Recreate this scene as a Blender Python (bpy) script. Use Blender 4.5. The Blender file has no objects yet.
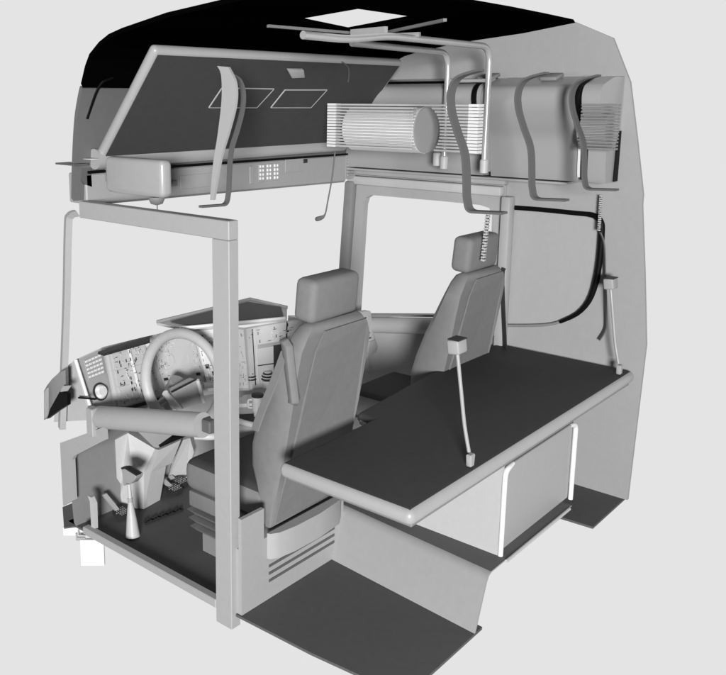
# Cut-away truck cab interior, seen from behind and to the left, on a plain grey background.
import bpy, bmesh, math
import numpy as np
from mathutils import Vector, Matrix
C = bpy.context.scene.collection
R_ = math.radians

# ------------------------------------------------------------------ measured view of the place
FL, CX, CY, YAW, PIT = 861.35, 261.33, 270.68, .828, .199      # for a 726 x 675 picture
CAM = np.array([-3.428, -2.308, 2.15])
_F = np.array([math.sin(YAW)*math.cos(PIT), math.cos(YAW)*math.cos(PIT), -math.sin(PIT)])
_R = np.cross(_F, [0, 0, 1]); _R /= np.linalg.norm(_R)
_U = np.cross(_R, _F)

def on(px, py, ax, val):
    """point of the photograph that lies on the real plane ax = val (metres)"""
    d = _F + _R*(px-CX)/FL - _U*(py-CY)/FL
    i = 'xyz'.index(ax); t = (val-CAM[i])/d[i]
    return Vector(CAM + t*d)

# ------------------------------------------------------------------ materials
def mat(name, col, rough=.5, spec=.4, metal=0., var=.05, scale=30., bump=0.):
    m = bpy.data.materials.new(name); m.use_nodes = True
    nt = m.node_tree; b = nt.nodes['Principled BSDF']
    if isinstance(col, (int, float)): col = (col, col, col)
    b.inputs['Roughness'].default_value = rough
    b.inputs['Specular IOR Level'].default_value = spec
    b.inputs['Metallic'].default_value = metal
    tc = nt.nodes.new('ShaderNodeTexCoord'); nz = nt.nodes.new('ShaderNodeTexNoise')
    nz.inputs['Scale'].default_value = scale; nz.inputs['Detail'].default_value = 3
    nt.links.new(tc.outputs['Object'], nz.inputs['Vector'])
    rp = nt.nodes.new('ShaderNodeValToRGB')
    lo = [c*(1-var) for c in col]; hi = [c*(1+var) for c in col]
    rp.color_ramp.elements[0].position = .3; rp.color_ramp.elements[1].position = .7
    rp.color_ramp.elements[0].color = (*lo, 1); rp.color_ramp.elements[1].color = (*hi, 1)
    nt.links.new(nz.outputs['Fac'], rp.inputs['Fac'])
    nt.links.new(rp.outputs['Color'], b.inputs['Base Color'])
    if bump:
        n2 = nt.nodes.new('ShaderNodeTexNoise'); n2.inputs['Scale'].default_value = 400
        nt.links.new(tc.outputs['Object'], n2.inputs['Vector'])
        bp = nt.nodes.new('ShaderNodeBump'); bp.inputs['Strength'].default_value = bump; bp.inputs['Distance'].default_value = .002
        nt.links.new(n2.outputs['Fac'], bp.inputs['Height']); nt.links.new(bp.outputs['Normal'], b.inputs['Normal'])
    return m
M = dict(
    grey=mat('grey_plastic', .37, .5, .3, var=.02),
    wall=mat('grey_wall_lining', .36, .6, .2, var=.02),
    frame=mat('grey_frame_paint', .40, .5, .3, var=.02),
    pale=mat('pale_plastic', .52, .45, .4, var=.02),
    white=mat('white_plastic', .80, .5, .3, var=.02),
    seat=mat('grey_seat_cloth', .21, .7, .2, var=.04, bump=.1),
    edge=mat('grey_mattress_edge', .40, .30, .7, var=.02),
    dark=mat('shade_dark_cover', .062, .7, .15, var=.05, bump=.1),  # dark tone stands in for shade on bunk and cushion faces
    shaded=mat('shade_dark_top', .115, .7, .15, var=.04),  # shade of upward faces put into the colour
    black=mat('shade_black_roof', .0015, .9, 0., var=.0),  # shade on the roof underside painted in as black
    seal=mat('black_rubber_seal_and_shade', .004, .5, .1, var=.0),  # also the black of the painted shadow strips on console and front locker
    strap=mat('dark_grey_strap', .12, .6, .2, var=.03),
    mid=mat('mid_grey_plastic', .24, .5, .3, var=.03),
    metal=mat('brushed_metal_tube', .55, .3, .6, metal=.35, var=.02),
    lining=mat('shade_grey_lining', .15, .8, .1, var=.03),  # darkened in place of the shading gradient on the roof front
    gloss=mat('glossy_grey_locker_shell', .36, .28, .6, var=.01),
    dot=mat('speckled_dark_plastic_and_shade', .03, .5, .3, var=.1),
)

# ------------------------------------------------------------------ builders
def base(o):
    v = Vector((0, 0, 0))
    while o: v = v + o.location; o = o.parent
    return v
def link(name, bm, m, parent=None, smooth=None, loc=None):
    """one mesh object from a bmesh in world coordinates"""
    off = base(parent) if parent else (Vector(loc) if loc is not None else Vector((0, 0, 0)))
    bmesh.ops.translate(bm, verts=bm.verts, vec=-off)
    bmesh.ops.recalc_face_normals(bm, faces=bm.faces)
    me = bpy.data.meshes.new(name); bm.to_mesh(me); bm.free()
    for mm in (m if isinstance(m, (list, tuple)) else [m]): me.materials.append(M[mm])
    if smooth:
        me.polygons.foreach_set('use_smooth', [True]*len(me.polygons))
        me.set_sharp_from_angle(angle=R_(smooth))
    o = bpy.data.objects.new(name, me); C.objects.link(o)
    if parent: o.parent = parent
    elif loc is not None: o.location = loc
    return o
def tag(o, label, cat, group=None, kind=None):
    o['label'] = label; o['category'] = cat
    if group: o['group'] = group
    if kind: o['kind'] = kind
    return o
def thing(name, label, cat, loc, group=None):
    o = bpy.data.objects.new(name, None); C.objects.link(o); o.location = loc
    o.empty_display_size = .1
    return tag(o, label, cat, group)
def V(*p): return Vector(p)
def box(bm, lo, hi, bev=0., seg=3, rot=None, piv=None):
    r = bmesh.ops.create_cube(bm, size=1)
    vs = r['verts']; lo, hi = Vector(lo), Vector(hi); s = hi-lo; c = (hi+lo)/2
    for v in vs: v.co = Vector((v.co.x*s.x, v.co.y*s.y, v.co.z*s.z)) + c
    if bev:
        es = list({e for v in vs for e in v.link_edges})
        g = bmesh.ops.bevel(bm, geom=es, offset=bev, segments=seg, profile=.5, affect='EDGES')
        vs = list({v for f in g['faces'] for v in f.verts} | {v for v in vs if v.is_valid})
    if rot is not None:
        bmesh.ops.rotate(bm, verts=vs, cent=Vector(piv) if piv is not None else c, matrix=rot)
    return vs
def prism(bm, pts, vec, mi=0):
    """polygon pts extruded by vec"""
    vec = Vector(vec)
    a = [bm.verts.new(Vector(p)) for p in pts]; b = [bm.verts.new(Vector(p)+vec) for p in pts]
    n = len(pts); fs = [bm.faces.new(a), bm.faces.new(b[::-1])]
    for i in range(n): fs.append(bm.faces.new((a[i], b[i], b[(i+1) % n], a[(i+1) % n])))
    for f in fs: f.material_index = mi
    return fs
def bevel_all(bm, off, seg=2, ang=30):
    bmesh.ops.recalc_face_normals(bm, faces=bm.faces); bm.normal_update()
    es = [e for e in bm.edges if len(e.link_faces) == 2 and e.calc_face_angle(0) > R_(ang)]
    bmesh.ops.bevel(bm, geom=es, offset=off, segments=seg, profile=.5, affect='EDGES')
def smooth_path(pts, n=6):
    """Catmull-Rom through pts"""
    P = [Vector(p) for p in pts]; out = []
    for i in range(len(P)-1):
        p0 = P[max(i-1, 0)]; p1 = P[i]; p2 = P[i+1]; p3 = P[min(i+2, len(P)-1)]
        for k in range(n):
            t = k/n
            out.append(.5*((2*p1)+(p2-p0)*t+(2*p0-5*p1+4*p2-p3)*t*t+(3*p1-p0-3*p2+p3)*t**3))
    out.append(P[-1]); return out
def fillet(pts, r, n=6):
    P = [Vector(p) for p in pts]; out = [P[0]]
    for i in range(1, len(P)-1):
        a = (P[i-1]-P[i]); b = (P[i+1]-P[i]); q = min(r, a.length*.49, b.length*.49)
        s = P[i]+a.normalized()*q; e = P[i]+b.normalized()*q
        for k in range(n+1):
            t = k/n; out.append((1-t)**2*s + 2*t*(1-t)*P[i] + t*t*e)
    out.append(P[-1]); return out
def tube(bm, path, r, res=12, caps=True, closed=False, ratio=1., up=None, mi=0):
    P = [Vector(p) for p in path]; n = len(P); rings = []
    T0 = (P[1]-P[0]).normalized()
    nrm = Vector(up) if up is not None else (Vector((0, 0, 1)) if abs(T0.z) < .9 else Vector((1, 0, 0)))
    for i in range(n):
        if closed: T = (P[(i+1) % n]-P[i-1]).normalized()
        else: T = (P[min(i+1, n-1)]-P[max(i-1, 0)]).normalized()
        nrm = (nrm - T*nrm.dot(T)).normalized(); bi = T.cross(nrm)
        ri = r[i] if isinstance(r, (list, tuple)) else r
        rings.append([bm.verts.new(P[i]+(nrm*math.cos(a)*ri+bi*math.sin(a)*ri*ratio)) for a in [2*math.pi*k/res for k in range(res)]])
    m = n if closed else n-1
    for i in range(m):
        A, B = rings[i], rings[(i+1) % n]
        for k in range(res): bm.faces.new((A[k], A[(k+1) % res], B[(k+1) % res], B[k])).material_index = mi
    if caps and not closed:
        bm.faces.new(rings[0][::-1]).material_index = mi; bm.faces.new(rings[-1]).material_index = mi
def band(bm, path, side, thick):
    """flat strap: a path swept with width vector(s) side and thickness vector thick"""
    P = [Vector(p) for p in path]; n = len(P); rings = []
    for i in range(n):
        s = Vector(side[i]) if isinstance(side, list) else Vector(side)
        T = (P[min(i+1, n-1)]-P[max(i-1, 0)]).normalized(); t = T.cross(s).normalized()*thick
        rings.append([bm.verts.new(P[i]+q) for q in (-s/2-t/2, s/2-t/2, s/2+t/2, -s/2+t/2)])
    for i in range(n-1):
        A, B = rings[i], rings[i+1]
        for k in range(4): bm.faces.new((A[k], A[(k+1) % 4], B[(k+1) % 4], B[k]))
    bm.faces.new(rings[0][::-1]); bm.faces.new(rings[-1])
def lathe(bm, prof, org, axis=(0, 0, 1), n=24, mi=0):
    """prof: list of (radius, height) about axis through org"""
    ax = Vector(axis).normalized(); u = ax.orthogonal().normalized(); w = ax.cross(u); org = Vector(org); rings = []
    for r, h in prof:
        rings.append([bm.verts.new(org+ax*h+(u*math.cos(a)+w*math.sin(a))*max(r, 1e-4)) for a in [2*math.pi*k/n for k in range(n)]])
    for A, B in zip(rings, rings[1:]):
        for k in range(n): bm.faces.new((A[k], A[(k+1) % n], B[(k+1) % n], B[k])).material_index = mi
    bm.faces.new(rings[0][::-1]).material_index = mi; bm.faces.new(rings[-1]).material_index = mi
NB = bmesh.new

# ================================================================== THE CAB BODY
XL, XR = -1.10, 1.12
cab = thing('truck_cab', 'pale grey cut-away truck cab body with roof painted shade-black and open left and rear sides', 'truck cab', (0, 0, 0))

# roof and front of the high roof: one profile in the y-z plane
roof_prof = [(.90, 2.19), (.865, 2.265), (.83, 2.315), (.76, 2.362), (.69, 2.392), (.60, 2.412), (.32, 2.456), (-.07, 2.490), (-.36, 2.530)]
cap_prof = [(1.005, 1.68), (.985, 1.86), (.955, 2.04), (.92, 2.145), (.901, 2.186)]
cap_in = [(p.x, p.y) for p in smooth_path([V(a, b, 0) for a, b in cap_prof], 4)]
def roof_z(y):
    pr = sorted(roof_prof)
    for (a, za), (b, zb) in zip(pr, pr[1:]):
        if y <= b: return za+(zb-za)*(y-a)/(b-a)
    return pr[-1][1]
def on_roof(px, py):
    z = 2.48
    for _ in range(30):
        p = on(px, py, 'z', z); z = .5*z+.5*roof_z(max(-.5, min(.6, p.y)))
    return p
hq = [on_roof(295, 20), on_roof(358, 9), on_roof(420, 18), on_roof(350, 31)]
bm = NB()
nx, ny = 2, len(roof_prof)
# roof sheet with the hatch cut out of it: outer ring of profile points, hatch inside
flat_ = [q for q in roof_prof if q[0] <= .6001]; curl = [q for q in roof_prof if q[0] >= .5999]
outer = [V(XL, y, z) for y, z in flat_] + [V(XL+(XR-XL)*k/6, -.36-.02*math.sin(math.pi*k/6), 2.53+.012*math.sin(math.pi*k/6)) for k in range(1, 6)] + [V(XR, y, z) for y, z in flat_[::-1]]
ov = [bm.verts.new(p) for p in outer]; hv = [bm.verts.new(p) for p in hq]
oe = [bm.edges.new((ov[i], ov[(i+1) % len(ov)])) for i in range(len(ov))]
he = [bm.edges.new((hv[i], hv[(i+1) % 4])) for i in range(4)]
bmesh.ops.triangle_fill(bm, use_beauty=True, edges=oe+he)
ca = [bm.verts.new(V(XL, y, z)) for y, z in curl[:-1]] + [ov[0]]; cb = [bm.verts.new(V(XR, y, z)) for y, z in curl[:-1]] + [ov[-1]]
for i in range(len(ca)-1): bm.faces.new((ca[i], ca[i+1], cb[i+1], cb[i]))
bmesh.ops.recalc_face_normals(bm, faces=bm.faces)
g = bmesh.ops.extrude_face_region(bm, geom=list(bm.faces))
bmesh.ops.translate(bm, verts=[v for v in g['geom'] if isinstance(v, bmesh.types.BMVert)], vec=(0, .012, .018))
roof = link('roof', bm, 'black', cab)
bm = NB()
cp = cap_in
ring = [V(XL, y, z) for y, z in cp] + [V(XL, y+.018, z+.012) for y, z in cp[::-1]]
prism(bm, ring, (XR-XL, 0, 0))
link('roof_front', bm, 'lining', cab, smooth=40)

bm = NB(); tube(bm, smooth_path([on(a, b, 'y', y) for a, b, y in [(87, 119, .950), (90, 110, .938), (96, 93, .905), (101, 84, .888), (105, 81, .878), (113, 78, .872)]], 4), .006, 6); link('lining_seam', bm, 'seal', cab)
# right side wall above the belt line and around the door
rear = [on(628, 492, 'x', XR), on(646, 345, 'x', XR), on(644.5, 275, 'x', XR), on(642, 205, 'x', XR), on(637, 140, 'x', XR), on(630, 82, 'x', XR), on(613, 38, 'x', XR), on(575, 22, 'x', XR)]
rear[0].z = 0
def prof_pts(lst): return [V(XR, y, z) for y, z in lst]
bm = NB()
# upper lining: from the windscreen header to the rear, z 1.66 up to the roof
rear[3].y -= .0
up = [V(XR, 1.08, 1.66)] + [V(XR, y, z) for y, z in cap_prof[1:]] + [V(XR, y, z) for y, z in roof_prof[:-1]] + rear[:3:-1] + [V(XR, rear[3].y, 1.66)]
prism(bm, up, (.02, 0, 0))
link('upper_wall', bm, 'wall', cab)
bm = NB()
# sleeper wall with the side window recess
wo = [V(XR, .0, 1.66), V(XR, .0, 0)] + rear[:4] + [V(XR, rear[3].y, 1.66)]
wi_px = [(506, 207), (540, 209.5), (575, 213), (590, 214.5), (597, 217), (601, 222), (602, 230), (600, 258), (596, 282), (589, 301), (577, 314), (560, 322), (540, 325.5), (506, 327)]
wi = [on(a, b, 'x', XR) for a, b in wi_px]
for p in (wi[0], wi[-1]): p.y = -.03
va = [bm.verts.new(p) for p in wo]; vb = [bm.verts.new(p) for p in wi]
ed = [bm.edges.new((l[i], l[(i+1) % len(l)])) for l in (va, vb) for i in range(len(l))]
bmesh.ops.triangle_fill(bm, use_beauty=True, edges=ed)
g = bmesh.ops.extrude_face_region(bm, geom=list(bm.faces))
bmesh.ops.translate(bm, verts=[v for v in g['geom'] if isinstance(v, bmesh.types.BMVert)], vec=(.02, 0, 0))
link('side_wall', bm, 'wall', cab)
bm = NB(); prism(bm, [p+V(.022, 0, 0) for p in [V(XR, -.02, 1.62), V(XR, -.02, .78), V(XR, -.68, .78), V(XR, -.68, 1.62)]], (.01, 0, 0))
link('window_blank', bm, 'frame', cab)
bm = NB(); tube(bm, smooth_path([p+V(-.002, 0, 0) for p in wi[:-2]], 3), [.0135]*9+[.015]*3+[.017]*(3*(len(wi)-3)-20)+[.016-.0008*k for k in range(9)], 8)
link('window_seal', bm, 'seal', cab, smooth=60)

bm = NB(); tube(bm, smooth_path([p+V(.004, 0, 0) for p in wi[10:]], 4), [.009]*13 , 8); link('recess_lip', bm, 'mid', cab, smooth=60)
# right door: pillars, header, belt rail, lower panel
door = bmesh.new()
do = [on(352, 182, 'x', 1.10), on(509, 189, 'x', 1.10), V(1.10, -.03, .70), V(1.10, 1.02, .70)]
do = [V(1.10, 1.07, 1.66), V(1.10, -.03, 1.66), V(1.10, -.03, .68), V(1.10, 1.09, .68)]
di_px = [(364, 205), (366, 198), (371, 195), (440, 201), (480, 205), (489, 208), (492, 214), (491, 250), (484, 322), (357, 317)]
di = [on(a, b, 'x', 1.10) for a, b in di_px]
va = [door.verts.new(p) for p in do]; vb = [door.verts.new(p) for p in di]
ed = [door.edges.new((l[i], l[(i+1) % len(l)])) for l in (va, vb) for i in range(len(l))]
bmesh.ops.triangle_fill(door, use_beauty=True, edges=ed)
g = bmesh.ops.extrude_face_region(door, geom=list(door.faces))
bmesh.ops.translate(door, verts=[v for v in g['geom'] if isinstance(v, bmesh.types.BMVert)], vec=(.045, 0, 0))
rd = link('passenger_door', door, 'frame', cab)
bm = NB(); prism(bm, [V(1.115, 1.09, .678), V(1.115, -.03, .678), V(1.115, -.03, .0), V(1.115, 1.09, .0)], (.03, 0, 0)); link('lower_panel', bm, 'frame', rd)
bm = NB(); a, b = on(372, 325, 'x', 1.05), on(437, 326, 'x', 1.05)
dv = (a-b)/(a.y-b.y); tube(bm, [a+dv*(1.0-a.y), b+dv*(-.02-b.y)], .052, 20); link('belt_rail', bm, 'frame', rd, smooth=50)
bm = NB(); band(bm, [a+dv*(1.0-a.y)+V(.03, 0, .062), b+dv*(-.02-b.y)+V(.03, 0, .062)], (.05, 0, 0), .014); link('belt_trim', bm, 'mid', rd)
# header mouldings above the door: three stacked strips
bm = NB(); box(bm, (1.04, -.03, 1.60), (1.098, 1.05, 1.655), .012, 2); link('header_rail', bm, 'pale', cab, smooth=40)
bm = NB(); box(bm, (1.06, -.04, 1.663), (1.118, 1.10, 1.70), .008, 2); link('header_trim', bm, 'frame', cab, smooth=40)
# B pillar on the right and windscreen pillar on the right
bm = NB(); prism(bm, [V(1.05, -.085, 1.60), V(1.05, -.03, 1.60), V(1.05, -.03, .70), V(1.05, -.085, .70)], (.068, 0, 0)); bevel_all(bm, .008); link('rear_door_pillar', bm, 'frame', cab, smooth=40)
bm = NB(); pp = [on(351, 181, 'x', 1.05), on(347.5, 230, 'x', 1.05), on(344.5, 272, 'x', 1.05), on(343, 300, 'x', 1.05)]
band(bm, pp, (.0, .07, 0), .05); bevel_all(bm, .012); link('windscreen_pillar', bm, 'mid', cab, smooth=40)

# left side: windscreen pillar strip
bm = NB()
pth = [on(77, 213, 'x', XL), on(70, 216, 'x', XL), on(68, 228, 'x', XL), on(66.5, 300, 'x', XL), on(64, 370, 'x', XL), on(62, 428, 'x', XL)]
pth = smooth_path(pth, 5)
band(bm, pth, (.02, .045, 0), .03); link('windscreen_pillar', bm, 'frame', cab, smooth=40)

# left door frame
fr = NB(); box(fr, (XL, 0, -.065), (-1.045, .095, 1.605), .003, 1); 
frame = link('door_frame', fr, 'frame', cab)
bm = NB(); box(bm, (XL, 0, 1.606), (-1.045, .965, 1.682), .003, 1); link('door_header', bm, 'frame', frame)
bm = NB(); box(bm, (XL, .097, -.005), (-1.06, 1.05, .035), .004, 1); link('door_sill', bm, 'frame', frame)

# floor
bm = NB()
fl = [V(-1.06, 1.20, 0), V(-1.06, .0, 0), on(365, 676, 'z', 0), on(425, 685, 'z', 0), V(-.507, -.815, 0), V(-.39, -.03, 0), V(-.3, 1.2, 0)]
fl = [V(-1.075, 1.21, 0), V(-1.075, .0, 0), V(-1.06, -.4, 0), V(-1.02, -.815, 0), V(-.45, -.815, 0), V(-.33, 1.21, 0)]
prism(bm, fl, (0, 0, -.012)); link('cab_floor', bm, 'shaded', cab)
bm = NB(); prism(bm, [V(.70, -.815, .0), V(1.19, -.815, 0), V(1.19, -.1, 0), V(.66, -.1, 0)], (0, 0, -.012)); link('cab_floor', bm, 'shaded', cab)
bm = NB(); prism(bm, [V(1.0, -.815, 0), V(1.205, -.815, 0), V(1.205, -.815, 1.0), V(1.13, -.815, 1.0), V(1.118, -.815, .7), V(1.13, -.815, .3)], (0, .02, 0)); 
bm.free()
# engine tunnel: sides, and top coloured dark as shade
bm = NB()
def tun(y, w):
    o = [(-.515-w, .001), (-.44-w, .20), (-.425-w, .222), (-.40-w, .23), (.40, .23)]
    return [V(x, y, z) for x, z in o] + [V(x+(.01 if i < 4 else 0), y, z-(.006 if i else 0)) for i, (x, z) in list(enumerate(o))[::-1]]
A = [bm.verts.new(p) for p in tun(-.815, 0)]; B = [bm.verts.new(p) for p in tun(.45, -.1)]
for i in range(10): bm.faces.new((A[i], A[(i+1) % 10], B[(i+1) % 10], B[i])).material_index = 1 if i == 3 else 0
bm.faces.new(B); bm.faces.new(A[::-1])
tn = link('engine_tunnel', bm, ['wall', 'shaded'], cab, smooth=50)
bm = NB(); tube(bm, [V(-.28, -.822, .228), V(.36, -.822, .228)], .007, 8); link('tunnel_lip', bm, 'pale', tn, smooth=60)

# front of the footwell: wheel-arch flange and front wall
bm = NB()
fp = [on(a, b, 'x', XL) for a, b in [(60, 443), (104, 427), (105, 440), (74, 456), (72, 460), (74, 500), (63, 506)]]
prism(bm, fp, (.02, 0, 0)); arch = link('front_flange', bm, 'frame', cab)
bm = NB()
a = on(75, 526, 'z', 0); prof = [V(XL+.02, 1.135, 0), V(XL+.02, 1.16, .30), V(XL+.02, 1.14, .40), V(XL+.02, 1.02, .50), V(XL+.02, .86, .60)]
pf = smooth_path(prof, 5)
ring = pf + [p+V(0, .015, .012) for p in pf[::-1]]
prism(bm, ring, (.36, 0, 0)); link('front_wall', bm, 'mid', cab, smooth=40)
bm = NB(); prism(bm, [on(62.5, 507, 'z', .0), on(72.5, 503, 'z', .0), on(75, 526, 'z', .0), on(64, 527.5, 'z', .0)], (0, 0, -.008)); link('floor_corner', bm, 'shaded', cab)
bm = NB(); box(bm, (-.72, 1.19, .0), (.45, 1.21, .62), .004, 1); link('bulkhead', bm, 'frame', cab)
# white bracket and step block below the sill
bx = Vector(_R); by = Vector((-_R[1], _R[0], 0))
def diag_plate(nm, x0, y0, x1, y1, dep, mt, par):
    c = on(x0, y0, 'x', XL-.02); k = (c-Vector(CAM)).dot(Vector(_F))/FL
    a, b, u = c, c+bx*(x1-x0)*k, V(0, 0, -(y1-y0)*k/.98)
    bm = NB(); prism(bm, [a, b, b+u, a+u], by*dep); return link(nm, bm, mt, par)
br = diag_plate('sill_bracket', 63, 527.5, 89, 536, .02, 'white', cab)
diag_plate('step_block', 80, 540, 103.5, 567.5, .02, 'white', cab)
diag_plate('bracket_hook', 75.5, 533.5, 77, 541, .01, 'grey', br)
diag_plate('bracket_hook', 77.2, 537.5, 85, 541, .01, 'grey', br)
# tapered upright guard at the front of the sill
bm = NB(); t0, t1, t2 = on(91, 496, 'x', -1.06), on(93.5, 502, 'x', -1.06), on(95, 535, 'x', -1.06)
band(bm, [t0, t1, t2], [(0, -.03, 0), (0, -.035, 0), (0, -.028, 0)], .02); link('sill_guard', bm, 'pale', cab, smooth=40)
# left outside corner: dark curved deflector
bm = NB()
def dp(px, py, x): return on(px, py, 'x', x)
L3 = [(44, 391), (47, 385.5), (52, 379), (58, 373.5), (65.5, 370)]; B3 = [(44, 420), (48.5, 418), (54, 404), (59, 396), (66, 393)]
ring = []
for k in range(5):
    x = -1.155-.03*math.sin(math.pi*k/4*.8); p, q = dp(*L3[k], x), dp(*B3[k], x)
    ring.append([bm.verts.new(v) for v in (p, q, q+V(.03, .02, 0), p+V(.03, .02, 0))])
for A, B in zip(ring, ring[1:]):
    for k in range(4): bm.faces.new((A[k], A[(k+1) % 4], B[(k+1) % 4], B[k]))
bm.faces.new(ring[0]); bm.faces.new(ring[-1][::-1])
df = link('corner_deflector', bm, 'mid', cab, smooth=60)
bm = NB(); prism(bm, [dp(a, b, -1.19) for a, b in [(47, 419), (50, 409), (55, 400), (60, 391), (67, 394), (67.3, 405), (57, 411.5)]], (.02, 0, 0)); link('deflector_lip', bm, 'seal', df)
bm = NB(); prism(bm, [dp(60, 392, -1.20), dp(63, 386, -1.20), dp(71, 385.5, -1.20), dp(67, 391, -1.20)], (.006, 0, 0)); link('deflector_clip', bm, 'frame', df)
bm = NB(); prism(bm, [dp(44.2, 392, -1.187), dp(47, 388, -1.187), dp(47, 416, -1.187), dp(44.2, 419, -1.187)], (.01, 0, 0)); link('deflector_edge', bm, 'frame', df)

# left door belt rail (arm rest roll)
bm = NB(); p0 = on(99, 417, 'x', -1.06); p1 = on(203, 425, 'x', -1.06)
tube(bm, [p0, p1], .054, 24)
rail = link('door_armrest', bm, 'frame', cab, smooth=50)
bm = NB(); box(bm, (-1.115, p0.y-.02, p0.z-.085), (-1.07, p0.y+.03, p0.z+.055), .004, 1); link('armrest_bracket', bm, 'frame', rail)
bm = NB(); e = p1; box(bm, (-1.075, e.y-.055, e.z-.025), (-1.03, e.y-.002, e.z+.03), .006, 1); link('armrest_catch', bm, 'strap', rail)
bm = NB(); tube(bm, fillet([on(195, 436, 'x', -1.0), on(215, 437, 'x', -.95), on(222, 432, 'x', -.85)], .05), .016, 12); link('grab_bar', bm, 'pale', rail, smooth=60)
bm = NB(); la, lb = on(79, 397.5, 'x', -1.1), on(96, 399, 'x', -1.1); band(bm, [la, lb], (.012, 0, 0), .007); link('door_latch', bm, 'seal', rail)

# ================================================================== ROOF HATCH
hc = sum(hq, Vector())/4
hatch = thing('roof_hatch', 'pale frame bars around the open square hatch in the roof painted shade-black', 'roof hatch', hc)
def bar(nm, a, b, w, h, mt):
    bm = NB(); band(bm, [a, b], (0, 0, h), w); link(nm, bm, mt, hatch)
dz = V(0, 0, -.03)
bar('frame_bar', on(352, 33, 'z', 2.44), on(386, 30, 'z', 2.44), .02, .03, 'frame')
bar('frame_bar', on(384, 36, 'z', 2.43), on(420, 34.5, 'z', 2.43), .02, .02, 'frame')
bar('slide_rail', on(268, 26, 'z', 2.45), on(352, 33, 'z', 2.45), .015, .012, 'mid')
bar('slide_rail', on(388, 32, 'z', 2.45), on(445, 20, 'z', 2.45), .015, .012, 'mid')

# ================================================================== FOLDED UPPER BUNK
# rectangle hinged along the front: bottom corner on x=-1.0, top corner further back
hx0, hx1 = -1.0, .86
b0 = on(96, 158, 'x', hx0); t0 = on(153, 46, 'x', hx0)
d = (t0-b0); L = d.length; d.normalize()
nrm = Vector((1, 0, 0)).cross(d).normalized()
if nrm.y > 0: nrm = -nrm                                  # faces the rear
ub = thing('folded_bunk', 'upper bunk folded up under the roof with shade-painted underside and rounded pale edge', 'bunk', b0)
rot = Matrix((Vector((1, 0, 0)), nrm, d)).transposed()
bm = NB(); vs = box(bm, (hx0, -.025, -.015), (hx1, .025, L), .022, 4)
bmesh.ops.transform(bm, matrix=Matrix.Translation(V(0, b0.y, b0.z)) @ rot.to_4x4(), verts=bm.verts)
edge_o = link('mattress', bm, 'edge', ub, smooth=50)
def bp(u, w, h=.0): return V(0, b0.y, b0.z) + V(u, 0, 0) + d*w + nrm*h
bm = NB(); prism(bm, [bp(hx0+.022, .03, .024), bp(hx1-.03, .03, .024), bp(hx1-.03, L-.025, .024), bp(hx0+.022, L-.025, .024)], nrm*.004); link('shaded_underside', bm, 'dark', ub)  # dark sheet painting shade over the underside
# rounded roll along the hinge
bm = NB(); tube(bm, [V(hx0-.01, b0.y, b0.z-.005), V(hx1, b0.y, b0.z-.005)], .047, 24); rl = link('hinge_roll', bm, 'edge', ub, smooth=50)
bm = NB(); lathe(bm, [(.046, 0), (.046, .006)], (hx0-.017, b0.y, b0.z-.005)); link('end_cap', bm, 'frame', rl, smooth=40)
# pockets outlined on the underside, and the pull handle
def ray_face(px, py, h=.03):
    q = np.array(b0) + np.array(nrm)*h; n = np.array(nrm)
    dd = _F + _R*(px-CX)/FL - _U*(py-CY)/FL
    t = ((q-CAM)@n)/(dd@n); return Vector(CAM+t*dd)
for quad in ([(222, 88), (274, 89), (257, 107.5), (209, 107.5)], [(285, 90), (327, 90), (311, 107.5), (271, 107.5)]):
    bm = NB(); P = [ray_face(*q) for q in quad]
    for i in range(4): band(bm, [P[i], P[(i+1) % 4]], nrm*.004, .005)
    pk = link('pocket', bm, 'pale', ub)
    bm = NB(); c = sum(P, Vector())/4; prism(bm, [c+(p-c)*.97 for p in P], nrm*.002); link('pocket_net', bm, 'dark', pk)
bm = NB(); P = [ray_face(286, 68), ray_face(302, 68), ray_face(303, 75.5), ray_face(290, 76)]; prism(bm, P, nrm*.02); bevel_all(bm, .004); link('pull_handle', bm, 'frame', ub, smooth=40)
bm = NB(); tube(bm, smooth_path([ray_face(342, 62), ray_face(348, 67), ray_face(349, 75), ray_face(348, 82)], 4), .004, 6); link('pull_cord', bm, 'strap', ub)

# ================================================================== OVERHEAD CONSOLE along the windscreen header
con = thing('overhead_console', 'long flat grey overhead console with vent grille above the windscreen', 'console', (0, 1.0, 1.64))
yc = .985
bm = NB(); cz = [V(-1.04, yc, 1.66), V(.95, yc, 1.628), V(.95, yc, 1.79), V(-1.04, yc, 1.80)]
prism(bm, cz, (0, .14, 0)); bevel_all(bm, .006, 1); link('console_body', bm, 'grey', con, smooth=30)
bm = NB(); prism(bm, [V(-1.03, yc-.012, 1.802), V(.95, yc-.012, 1.792), V(.95, yc-.012, 1.803), V(-1.03, yc-.012, 1.815)], (0, .10, 0)); link('top_shade', bm, 'seal', con)  # black strip painting the shadow under the hinge roll
def cpt(px, py): return on(px, py, 'y', yc-.001)
def plate(nm, x0, y0, x1, y1, mt, dep=.006, par=con):
    a, b, c2, d2 = cpt(x0, y0), cpt(x1, y0), cpt(x1, y1), cpt(x0, y1)
    zt = (a.z+b.z)/2; zb = (c2.z+d2.z)/2
    bm = NB(); box(bm, (a.x, yc-dep, zb), (b.x, yc-.0005, zt), min(.003, dep*.4), 1); return link(nm, bm, mt, par)
def slope(px): return -.108*(px-150)
gr = plate('vent_grille', 258, 163.5, 280, 181, 'grey', .004)
for i in range(3):
    for j in range(4):
        x = 259+7.2*i; y = 165+4*j-.5*i
        plate('vent_slot', x, y, x+1.6, y+3.0, 'white', .010, gr)
        plate('vent_slot', x+3, y, x+4.2, y+2.7, 'white', .010, gr)
plate('switch_panel', 180, 174, 217, 187.5, 'grey', .004)
plate('filler_strip', 249, 166, 252.5, 184, 'frame', .008)
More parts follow.
